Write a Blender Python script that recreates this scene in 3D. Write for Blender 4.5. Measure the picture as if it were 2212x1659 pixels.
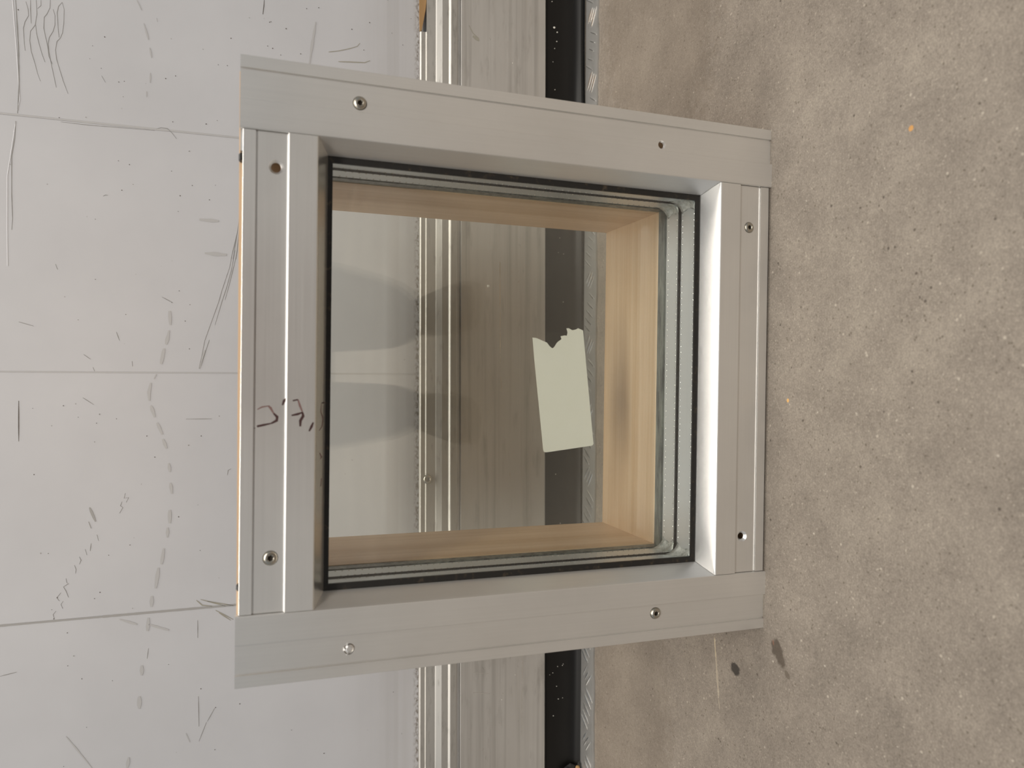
import bpy, bmesh, math, random
from mathutils import Vector, Matrix

# ------------------------------------------------------------------ camera, world, lamps
for o in list(bpy.data.objects):
    bpy.data.objects.remove(o, do_unlink=True)
SC = bpy.context.scene
COL = SC.collection
random.seed(7)

cam_d = bpy.data.cameras.new('camera')
cam = bpy.data.objects.new('camera', cam_d)
COL.objects.link(cam)
cam_d.sensor_fit = 'HORIZONTAL'
cam_d.sensor_width = 36.0
cam_d.lens = 36.0 * 1640.2 / 2212.0
cam_d.clip_start = 0.01
PITCH, ROLL, YAW = 0.33749, 0.00971, 0.00973
_fw = Vector((0, math.cos(PITCH), -math.sin(PITCH)))
_up = Vector((0, math.sin(PITCH), math.cos(PITCH)))
_rt = Vector((1, 0, 0))
_r2 = math.cos(ROLL) * _rt + math.sin(ROLL) * _up
_u2 = -math.sin(ROLL) * _rt + math.cos(ROLL) * _up
_Z = Matrix.Rotation(YAW, 3, 'Z')
_r2, _u2, _fw = _Z @ _r2, _Z @ _u2, _Z @ _fw
# the phone was held upright and the picture is stored lying on its side: world up points to the picture's left
_m = Matrix((-_u2, _r2, -_fw)).transposed().to_4x4()
_m.translation = Vector((-0.0005, -0.5334, 0.4155))
cam.matrix_world = _m
cam_d.dof.use_dof = True
cam_d.dof.focus_distance = 0.74
cam_d.dof.aperture_fstop = 7.6
SC.camera = cam
SC.cycles.transparent_max_bounces = 40
SC.cycles.max_bounces = 14

world = bpy.data.worlds.new('hall_ambient')
SC.world = world
world.use_nodes = True
_bg = world.node_tree.nodes['Background']
_bg.inputs[0].default_value = (0.84, 0.925, 1.0, 1)
_bg.inputs[1].default_value = 0.45

def area(name, loc, sx, sy, power, col, rot=(0, 0, 0)):
    d = bpy.data.lights.new(name, 'AREA')
    d.shape = 'RECTANGLE'
    d.size, d.size_y, d.energy, d.color = sx, sy, power, col
    o = bpy.data.objects.new(name, d)
    o.location = loc
    o.rotation_euler = rot
    COL.objects.link(o)
    return o
# two rows of ceiling tubes running parallel to the door
area('ceiling_lamp', (0.5, 0.02, 3.3), 3.8, 0.40, 140, (1.0, 0.945, 0.865))
area('ceiling_lamp', (0.5, -2.7, 3.3), 3.8, 0.8, 330, (1.0, 0.945, 0.865))

vs = SC.view_settings
vs.view_transform = 'Standard'
vs.look = 'None'
vs.gamma = 1.0
vs.use_curve_mapping = False
vs.exposure = -0.60

# ------------------------------------------------------------------ materials
def lin(r, g, b):
    f = lambda c: (c / 255 / 12.92) if c / 255 <= 0.04045 else ((c / 255 + 0.055) / 1.055) ** 2.4
    return (f(r), f(g), f(b), 1)

class NT:
    """small helper around a material's node tree"""
    def __init__(self, name):
        self.mat = bpy.data.materials.new(name)
        self.mat.use_nodes = True
        self.t = self.mat.node_tree
        self.t.nodes.clear()
        self.out = self.t.nodes.new('ShaderNodeOutputMaterial')
    def n(self, kind, **kw):
        x = self.t.nodes.new(kind)
        for k, v in kw.items():
            setattr(x, k, v)
        return x
    def link(self, a, b):
        self.t.links.new(a, b)
    def put(self, sock, v):
        if hasattr(v, 'is_output') or isinstance(v, bpy.types.NodeSocket):
            self.link(v, sock)
        else:
            sock.default_value = v
    def math(self, op, a, b=0.0, c=0.0, clamp=False):
        x = self.n('ShaderNodeMath', operation=op, use_clamp=clamp)
        self.put(x.inputs[0], a); self.put(x.inputs[1], b); self.put(x.inputs[2], c)
        return x.outputs[0]
    def coords(self, scale=(1, 1, 1), loc=(0, 0, 0), rot=(0, 0, 0), kind='Object'):
        tc = self.n('ShaderNodeTexCoord')
        mp = self.n('ShaderNodeMapping')
        mp.inputs['Scale'].default_value = scale
        mp.inputs['Location'].default_value = loc
        mp.inputs['Rotation'].default_value = rot
        self.link(tc.outputs[kind], mp.inputs[0])
        return mp.outputs[0]
    def noise(self, vec, scale, detail=3, rough=0.55):
        x = self.n('ShaderNodeTexNoise')
        self.link(vec, x.inputs['Vector'])
        x.inputs['Scale'].default_value = scale
        x.inputs['Detail'].default_value = detail
        x.inputs['Roughness'].default_value = rough
        return x.outputs[0]
    def voronoi(self, vec, scale, out='Distance', rand=1.0):
        x = self.n('ShaderNodeTexVoronoi')
        self.link(vec, x.inputs['Vector'])
        x.inputs['Scale'].default_value = scale
        x.inputs['Randomness'].default_value = rand
        return x.outputs[out]
    def ramp(self, fac, *stops):
        x = self.n('ShaderNodeValToRGB')
        e = x.color_ramp.elements
        while len(e) < len(stops):
            e.new(0.5)
        for el, (p, c) in zip(e, stops):
            el.position = p
            el.color = c if len(c) == 4 else (*c, 1)
        self.link(fac, x.inputs[0])
        return x.outputs[0]
    def mix(self, fac, a, b, blend='MIX'):
        x = self.n('ShaderNodeMix', data_type='RGBA', blend_type=blend)
        self.put(x.inputs[0], fac); self.put(x.inputs[6], a); self.put(x.inputs[7], b)
        return x.outputs[2]
    def smooth(self, v, a, b):
        x = self.n('ShaderNodeMapRange', interpolation_type='SMOOTHSTEP')
        self.put(x.inputs[0], v); x.inputs[1].default_value = a; x.inputs[2].default_value = b
        return x.outputs[0]
    def bsdf(self, color, rough=0.5, metal=0.0, bump=None, bump_s=0.2, bump_d=0.001, **kw):
        p = self.n('ShaderNodeBsdfPrincipled')
        self.put(p.inputs['Base Color'], color)
        self.put(p.inputs['Roughness'], rough)
        self.put(p.inputs['Metallic'], metal)
        for k, v in kw.items():
            self.put(p.inputs[k.replace('_', ' ')], v)
        if bump is not None:
            b = self.n('ShaderNodeBump')
            b.inputs['Strength'].default_value = bump_s
            b.inputs['Distance'].default_value = bump_d
            self.link(bump, b.inputs['Height'])
            self.link(b.outputs[0], p.inputs['Normal'])
        self.link(p.outputs[0], self.out.inputs[0])
        return self.mat

M = {}
def plain(key, rgb, rough=0.5, metal=0.0, **kw):
    t = NT(key)
    M[key] = t.bsdf(lin(*rgb), rough, metal, **kw)
    return M[key]

def aluminium(key, base, axis, r0, r1, dirt=0.0, grain=60, metal=1.0):
    """brushed extruded aluminium: fine streaks along one object axis, soft smudges"""
    t = NT(key)
    sc = [grain * 12, grain * 12, grain * 12]
    sc[axis] = grain * 0.12
    st = t.noise(t.coords(tuple(sc)), 1.0, 3, 0.6)
    bl = t.noise(t.coords((1, 1, 1)), 22, 4, 0.6)
    sm = t.noise(t.coords((1, 1, 1), loc=(3, 1, 2)), 7, 3, 0.55)
    k = t.math('ADD', t.math('MULTIPLY', st, 0.5), t.math('MULTIPLY', bl, 0.5))
    lo = tuple(c * 0.94 for c in base[:3]) + (1,)
    col = t.ramp(k, (0.3, lo), (0.7, base))
    if dirt:
        d = t.smooth(t.noise(t.coords(tuple(sc[i] * 0.3 if i != axis else sc[i] * 6 for i in range(3))), 1.0, 4, 0.65), 0.52, 0.78)
        col = t.mix(t.math('MULTIPLY', d, dirt), col, lin(96, 88, 78))
    if key in ('alu_x', 'alu_z', 'alu_bevel'):          # hand smears and oxide haze
        hz = t.noise(t.coords(tuple(9 if i != axis else 4 for i in range(3)), loc=(2, 8, 5)), 1.0, 5, 0.6)
        col = t.mix(t.math('MULTIPLY', t.smooth(hz, 0.45, 0.75), 0.22), col, (0.60, 0.58, 0.54, 1))
    if key == 'alu_plate':
        w = t.noise(t.coords((1.6, 8, 95), loc=(4, 2, 7)), 1.0, 4, 0.65)
        col = t.mix(t.math('MULTIPLY', t.smooth(w, 0.46, 0.72), 0.28), col, lin(122, 116, 108))
        w2 = t.noise(t.coords((3.0, 8, 240), loc=(1, 5, 3)), 1.0, 3, 0.6)
        col = t.mix(t.math('MULTIPLY', t.smooth(w2, 0.56, 0.74), 0.25), col, lin(225, 220, 210))
    rg = t.math('ADD', t.math('MULTIPLY', sm, r1 - r0), r0)
    rg = t.math('ADD', rg, t.math('MULTIPLY', t.math('SUBTRACT', st, 0.5), 0.06))
    M[key] = t.bsdf(col, rg, metal, bump=st, bump_s=0.015, bump_d=0.0002)
    return M[key]

AL = (0.84, 0.825, 0.80, 1)
aluminium('alu_x', AL, 0, 0.30, 0.44, metal=0.85)
aluminium('alu_bevel', AL, 0, 0.20, 0.28, metal=0.9)
aluminium('tread_worn_glint', (0.86, 0.85, 0.83, 1), 0, 0.22, 0.34)  # worn bar tops, the lamp's glint put into a lighter base colour
aluminium('alu_z', AL, 2, 0.26, 0.46, metal=0.85)
aluminium('alu_rail', (0.56, 0.54, 0.505, 1), 0, 0.46, 0.62, dirt=0.35)
aluminium('alu_plate', (0.72, 0.70, 0.67, 1), 0, 0.42, 0.62, dirt=0.24, grain=24)
aluminium('alu_spacer', (0.72, 0.75, 0.76, 1), 0, 0.32, 0.46, metal=0.7)
aluminium('alu_tread', (0.55, 0.54, 0.52, 1), 0, 0.46, 0.60, dirt=0.3)
plain('dot_metal', (238, 240, 240), 0.22, 1.0)
plain('screw_steel', (188, 182, 170), 0.30, 1.0)
plain('recess_dark', (46, 40, 33), 0.5, 0.6)
plain('black_rubber', (17, 15, 13), 0.42, Specular_IOR_Level=0.28)
plain('seal_dark', (52, 52, 48), 0.45)
plain('marker_ink', (62, 36, 34), 0.55)
plain('ink_faint', (120, 92, 88), 0.55)
plain('crumb_tan', (150, 118, 78), 0.8)
plain('crumb_black', (16, 15, 14), 0.6)
plain('flake_white', (225, 222, 212), 0.6)

def painted_panel():
    t = NT('panel_paint')
    tc = t.n('ShaderNodeTexCoord')
    sep = t.n('ShaderNodeSeparateXYZ')
    t.link(tc.outputs['Object'], sep.inputs[0])
    bl = t.noise(t.coords((1, 1, 1)), 6, 4, 0.6)
    fine = t.noise(t.coords((1, 1, 1)), 60, 3, 0.6)
    col = t.ramp(bl, (0.3, lin(179, 179, 182)), (0.7, lin(186, 186, 189)))
    sp = t.smooth(t.voronoi(t.coords((1, 1, 1)), 70), 0.07, 0.02)
    sel = t.smooth(t.noise(t.coords((1, 1, 1), loc=(9, 2, 4)), 50, 1), 0.55, 0.62)
    col = t.mix(t.math('MULTIPLY', t.math('MULTIPLY', sp, sel), 0.55), col, lin(110, 104, 98))
    # long wipe streaks close to the foot of the sheet
    zz = sep.outputs['Z']
    foot = t.smooth(zz, 0.32, 0.22)
    stv = t.noise(t.coords((2.5, 1, 110)), 1.0, 3, 0.6)
    col = t.mix(t.math('MULTIPLY', t.math('MULTIPLY', foot, stv), 0.34), col, lin(140, 132, 120))
    band = t.math('MULTIPLY', t.smooth(zz, 0.2400, 0.2425), t.smooth(zz, 0.2575, 0.2545))
    col = t.mix(t.math('MULTIPLY', band, 0.10), col, lin(128, 122, 114))
    low = t.smooth(zz, 0.2245, 0.2165)
    rag = t.smooth(t.noise(t.coords((1, 1, 1.6)), 190, 4, 0.7), 0.42, 0.62)
    col = t.mix(t.math('MULTIPLY', t.math('MULTIPLY', low, rag), 0.85), col, lin(88, 74, 55))
    M['panel_paint'] = t.bsdf(col, 0.48, 0.0, bump=fine, bump_s=0.08, bump_d=0.0004)
painted_panel()
plain('scuff_pale', (171, 170, 170), 0.5)
plain('scuff_mid', (150, 148, 146), 0.5)
plain('pencil', (130, 128, 125), 0.6)
plain('nick_dark', (84, 77, 70), 0.6)
plain('scuff_olive', (146, 142, 130), 0.6)

def wood_mat(key, axis, c0, c1, c2):
    t = NT(key)
    sc = [110, 110, 110]
    sc[axis] = 2.2
    g = t.noise(t.coords(tuple(sc)), 1.0, 4, 0.6)
    sc2 = [420, 420, 420]
    sc2[axis] = 9
    f = t.noise(t.coords(tuple(sc2)), 1.0, 2, 0.5)
    b = t.noise(t.coords((1, 1, 1)), 9, 2, 0.5)
    k = t.math('ADD', t.math('MULTIPLY', g, 0.55), t.math('ADD', t.math('MULTIPLY', f, 0.2), t.math('MULTIPLY', b, 0.25)))
    col = t.ramp(k, (0.34, c0), (0.5, c1), (0.66, c2))
    M[key] = t.bsdf(col, 0.42, 0.0, bump=f, bump_s=0.1, bump_d=0.0003)
W0, W1, W2 = lin(214, 180, 142), lin(226, 195, 160), lin(236, 210, 180)
wood_mat('wood_x', 0, W0, W1, W2)
wood_mat('wood_z', 2, W0, W1, W2)

def glass_mat():
    """clear pane: transparent with a Schlick mirror share, faint green body tint"""
    t = NT('clear_glass')
    g = t.n('ShaderNodeNewGeometry')
    d = t.n('ShaderNodeVectorMath', operation='DOT_PRODUCT')
    t.link(g.outputs['Normal'], d.inputs[0]); t.link(g.outputs['Incoming'], d.inputs[1])
    c = t.math('ABSOLUTE', d.outputs['Value'])
    s = t.math('POWER', t.math('SUBTRACT', 1.0, c), 5.0)
    f = t.math('ADD', t.math('MULTIPLY', s, 0.950), 0.050)
    tr = t.n('ShaderNodeBsdfTransparent'); tr.inputs[0].default_value = (0.995, 0.997, 0.986, 1)
    gl = t.n('ShaderNodeBsdfGlossy'); gl.inputs['Roughness'].default_value = 0.0
    mx = t.n('ShaderNodeMixShader')
    t.link(f, mx.inputs[0]); t.link(tr.outputs[0], mx.inputs[1]); t.link(gl.outputs[0], mx.inputs[2])
    t.link(mx.outputs[0], t.out.inputs[0])
    M['clear_glass'] = t.mat
glass_mat()

def paper_mat():
    t = NT('sticker_paper')
    n = t.noise(t.coords((1, 1, 1)), 120, 2)
    M['sticker_paper'] = t.bsdf(t.ramp(n, (0.3, lin(248, 248, 242)), (0.7, lin(250, 250, 245))), 0.6)
paper_mat()

def sealant_mat():
    t = NT('sealant_grey')
    n = t.noise(t.coords((1, 1, 1)), 260, 3)
    M['sealant_grey'] = t.bsdf(t.ramp(n, (0.3, lin(160, 164, 160)), (0.7, lin(215, 218, 214))), 0.22, 0.35, bump=n, bump_s=0.6, bump_d=0.0012)
    t = NT('gasket_dusty')
    n = t.smooth(t.noise(t.coords((1, 1, 1)), 180, 4, 0.7), 0.54, 0.75)
    M['gasket_dusty'] = t.bsdf(t.mix(t.math('MULTIPLY', n, 0.35), lin(24, 22, 20), lin(110, 92, 70)), 0.45)
    t = NT('butyl_smear')
    n = t.noise(t.coords((30, 200, 200)), 1.0, 4, 0.7)
    M['butyl_smear'] = t.bsdf(t.ramp(n, (0.36, lin(34, 36, 34)), (0.66, lin(128, 134, 128))), 0.35)
sealant_mat()

def concrete():
    t = NT('concrete')
    v = t.coords((1, 1, 1))
    big = t.noise(v, 3.2, 4, 0.6)
    mid = t.noise(v, 26, 4, 0.65)
    fine = t.noise(v, 230, 4, 0.7)
    sand = t.noise(v, 720, 3, 0.7)
    k = t.math('ADD', t.math('MULTIPLY', big, 0.24), t.math('ADD', t.math('MULTIPLY', mid, 0.16), t.math('ADD', t.math('MULTIPLY', fine, 0.22), t.math('MULTIPLY', sand, 0.38))))
    col = t.ramp(k, (0.40, lin(96, 88, 79)), (0.50, lin(117, 108, 98)), (0.60, lin(138, 129, 117)))
    # sand grains: pale and dark specks of several sizes
    for scale, size, thr, c, amt, off in ((330, 0.30, 0.52, lin(152, 143, 130), 0.6, 0), (170, 0.24, 0.60, lin(172, 163, 149), 0.6, 5),
                                          (250, 0.30, 0.53, lin(82, 73, 61), 0.7, 9), (120, 0.17, 0.59, lin(58, 49, 40), 0.8, 13),
                                          (75, 0.085, 0.57, lin(190, 182, 168), 0.5, 17)):
        vv = t.coords((1, 1, 1), loc=(off, off * 0.7, off * 0.3))
        sp = t.smooth(t.voronoi(vv, scale), size, size * 0.45)
        on = t.smooth(t.noise(vv, scale * 0.8, 1), thr, thr + 0.05)
        col = t.mix(t.math('MULTIPLY', t.math('MULTIPLY', sp, on), amt), col, c)
    # individual stains, and shade painted beside the window: centre, half axes, angle, colour, strength
    tc = t.n('ShaderNodeTexCoord')
    wob = t.n('ShaderNodeTexNoise'); wob.inputs['Scale'].default_value = 95; wob.inputs['Detail'].default_value = 3
    t.link(tc.outputs['Object'], wob.inputs['Vector'])
    for cx, cy, a, b, ang, c, amt, edge in STAINS_AND_SHADE:
        mp = t.n('ShaderNodeMapping', vector_type='TEXTURE')
        mp.inputs['Location'].default_value = (cx, cy, 0)
        mp.inputs['Rotation'].default_value = (0, 0, ang)
        mp.inputs['Scale'].default_value = (a, b, 1)
        t.link(tc.outputs['Object'], mp.inputs[0])
        ln = t.n('ShaderNodeVectorMath', operation='LENGTH')
        t.link(mp.outputs[0], ln.inputs[0])
        r = t.math('ADD', ln.outputs['Value'], t.math('MULTIPLY', t.math('SUBTRACT', wob.outputs[0], 0.5), edge))
        col = t.mix(t.math('MULTIPLY', t.smooth(r, 1.1, 0.75), amt), col, lin(*c))
    M['concrete'] = t.bsdf(col, 0.62, 0.0, bump=fine, bump_s=0.25, bump_d=0.0006)
STAINS_AND_SHADE = [(-0.259, 0.0375, 0.0062, 0.0062, 0.2, (34, 28, 21), 0.9, 1.4),
          (-0.2235, -0.0185, 0.0125, 0.0062, 0.60, (64, 54, 43), 0.85, 1.4),
          (-0.2385, -0.031, 0.004, 0.0025, 0.8, (76, 66, 54), 0.7, 1.0),
          (-0.218, -0.013, 0.0030, 0.0012, 0.3, (124, 84, 66), 0.5, 1.0),
          (-0.269, 0.066, 0.0315, 0.0016, 0.148, (172, 160, 140), 0.5, 2.2),
          (-0.2495, 0.0690, 0.012, 0.0009, 0.15, (190, 174, 142), 0.5, 1.6),
          (0.1681, -0.1431, 0.0022, 0.0022, 0, (186, 134, 64), 0.8, 0.7),
          (-0.0166, -0.0262, 0.0017, 0.0014, 0, (206, 158, 88), 0.8, 0.7),
          (0.40, 0.20, 0.20, 0.12, 0.2, (92, 80, 66), 0.35, 0.8),  # this and next: contact shade between window and wall, painted into the floor
          (-0.42, 0.24, 0.22, 0.10, -0.1, (92, 80, 66), 0.30, 0.8)]
concrete()

# ------------------------------------------------------------------ mesh helpers
def mesh_obj(name, verts, faces, mat, parent=None, smooth=False, idx=None):
    me = bpy.data.meshes.new(name)
    me.from_pydata([tuple(v) for v in verts], [], faces)
    for m in (mat if isinstance(mat, (list, tuple)) else [mat]):
        me.materials.append(M[m])
    if idx:
        me.polygons.foreach_set('material_index', idx)
    bm = bmesh.new()
    bm.from_mesh(me)
    bmesh.ops.recalc_face_normals(bm, faces=bm.faces)
    bm.to_mesh(me)
    bm.free()
    if smooth:
        me.polygons.foreach_set('use_smooth', [True] * len(me.polygons))
    me.update()
    o = bpy.data.objects.new(name, me)
    COL.objects.link(o)
    o.parent = parent
    return o

def empty(name, loc=(0, 0, 0), rot=(0, 0, 0)):
    o = bpy.data.objects.new(name, None)
    o.empty_display_size = 0.05
    o.location = loc
    o.rotation_euler = rot
    COL.objects.link(o)
    return o

def tag(o, label=None, cat=None, group=None, kind=None):
    for k, v in (('label', label), ('category', cat), ('group', group), ('kind', kind)):
        if v:
            o[k] = v
    return o

class MB:
    def __init__(self):
        self.v, self.f, self.i = [], [], []
    def add(self, vs, fs, mi=0):
        b = len(self.v)
        self.v += [tuple(x) for x in vs]
        self.f += [tuple(b + k for k in q) for q in fs]
        self.i += [mi] * len(fs)
    def loft(self, ring0, ring1, mi=0, caps=True):
        n = len(ring0)
        fs = [(k, (k + 1) % n, n + (k + 1) % n, n + k) for k in range(n)]
        if caps:
            fs += [tuple(range(n)), tuple(range(2 * n - 1, n - 1, -1))]
        self.add(list(ring0) + list(ring1), fs, mi)
    def box(self, a, b, mi=0):
        x0, y0, z0 = a
        x1, y1, z1 = b
        self.loft([(x0, y0, z0), (x1, y0, z0), (x1, y1, z0), (x0, y1, z0)],
                  [(x0, y0, z1), (x1, y0, z1), (x1, y1, z1), (x0, y1, z1)], mi)
    def rings(self, rs, mi=0, cap0=True, cap1=True):
        n = len(rs[0])
        vs = [p for r in rs for p in r]
        fs = []
        for j in range(len(rs) - 1):
            for k in range(n):
                fs.append((j * n + k, j * n + (k + 1) % n, (j + 1) * n + (k + 1) % n, (j + 1) * n + k))
        if cap0:
            fs.append(tuple(range(n)))
        if cap1:
            fs.append(tuple((len(rs) - 1) * n + k for k in range(n - 1, -1, -1)))
        self.add(vs, fs, mi)
    def build(self, name, mat, parent=None, smooth=False):
        return mesh_obj(name, self.v, self.f, mat, parent, smooth, self.i if isinstance(mat, (list, tuple)) else None)

def cut(o, cutters):
    """drill holes: boolean difference, applied, cutters removed"""
    for c in cutters:
        m = o.modifiers.new('hole', 'BOOLEAN')
        m.operation = 'DIFFERENCE'
        m.solver = 'EXACT'
        m.object = c
    bpy.context.view_layer.update()
    dg = bpy.context.evaluated_depsgraph_get()
    me = bpy.data.meshes.new_from_object(o.evaluated_get(dg))
    o.modifiers.clear()
    o.data = me
    for c in cutters:
        bpy.data.objects.remove(c, do_unlink=True)

def circle(r, n, y, cx=0, cz=0, ph=0.0):
    return [(cx + r * math.cos(ph + 2 * math.pi * k / n), y, cz + r * math.sin(ph + 2 * math.pi * k / n)) for k in range(n)]

def ribbon(mb, pts, w, lift, mi=0, taper=True, rag=0.0):
    """flat stroke following 2-D points (a, b); lift(a, b) gives the 3-D point on the surface"""
    P = []
    for k in range(len(pts) - 1):
        (a0, b0), (a1, b1) = pts[k], pts[k + 1]
        n = max(1, int(math.hypot(a1 - a0, b1 - b0) / 0.004))
        for j in range(n):
            P.append((a0 + (a1 - a0) * j / n, b0 + (b1 - b0) * j / n))
    P.append(pts[-1])
    L, R = [], []
    for k, (a, b) in enumerate(P):
        a0, b0 = P[max(k - 1, 0)]
        a1, b1 = P[min(k + 1, len(P) - 1)]
        dx, dy = a1 - a0, b1 - b0
        d = math.hypot(dx, dy) or 1.0
        e = k / max(1, len(P) - 1)
        hw = w / 2 * ((0.55 + 0.45 * math.sin(math.pi * e)) if taper else 1.0) * (1 + rag * (random.random() - 0.5))
        L.append(lift(a - dy / d * hw, b + dx / d * hw))
        R.append(lift(a + dy / d * hw, b - dx / d * hw))
    n = len(P)
    mb.add(L + R, [(k, k + 1, n + k + 1, n + k) for k in range(n - 1)], mi)

# ------------------------------------------------------------------ floor
fl = mesh_obj('floor', [(-4, -7, -0.12), (4, -7, -0.12), (4, 0.75, -0.12), (-4, 0.75, -0.12),
                        (-4, -7, 0), (4, -7, 0), (4, 0.75, 0), (-4, 0.75, 0)],
              [(0, 1, 2, 3), (4, 5, 6, 7), (0, 1, 5, 4), (1, 2, 6, 5), (2, 3, 7, 6), (3, 0, 4, 7)], 'concrete')
tag(fl, 'speckled grey-brown concrete floor', kind='structure')

# ------------------------------------------------------------------ wall of painted panels (slightly out of level, as in the photograph)
WLOC, WROT = (0, 0.3772, 0), (0, -0.0074, 0.014)
wall = empty('wall_back', WLOC, WROT)
tag(wall, 'pale grey painted panel wall with scuffs behind the window unit', kind='structure')
core = MB()
core.box((-2.0, 0.004, 0.02), (2.0, 0.06, 2.3))
core.build('backing', 'scuff_pale', wall)
SEAMS = [0.003 + 0.2637 * k for k in range(-7, 8)]
SEAMS[7 + 1], SEAMS[7 - 1] = 0.2687, -0.2580
for k in range(len(SEAMS) - 1):
    a, b = SEAMS[k] + 0.00005, SEAMS[k + 1] - 0.00005
    mb = MB()
    c = 0.0011
    da, db = (0.0003 if abs(q - 0.003) < 0.001 else 0.0006 for q in (SEAMS[k], SEAMS[k + 1]))
    sec = [(a, 0.0039), (a, da), (a + c, 0), (b - c, 0), (b, db), (b, 0.0039)]
    mb.loft([(x, y, 0.2160) for x, y in sec], [(x, y, 2.3) for x, y in sec])
    mb.build('panel', 'panel_paint', wall)

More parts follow.
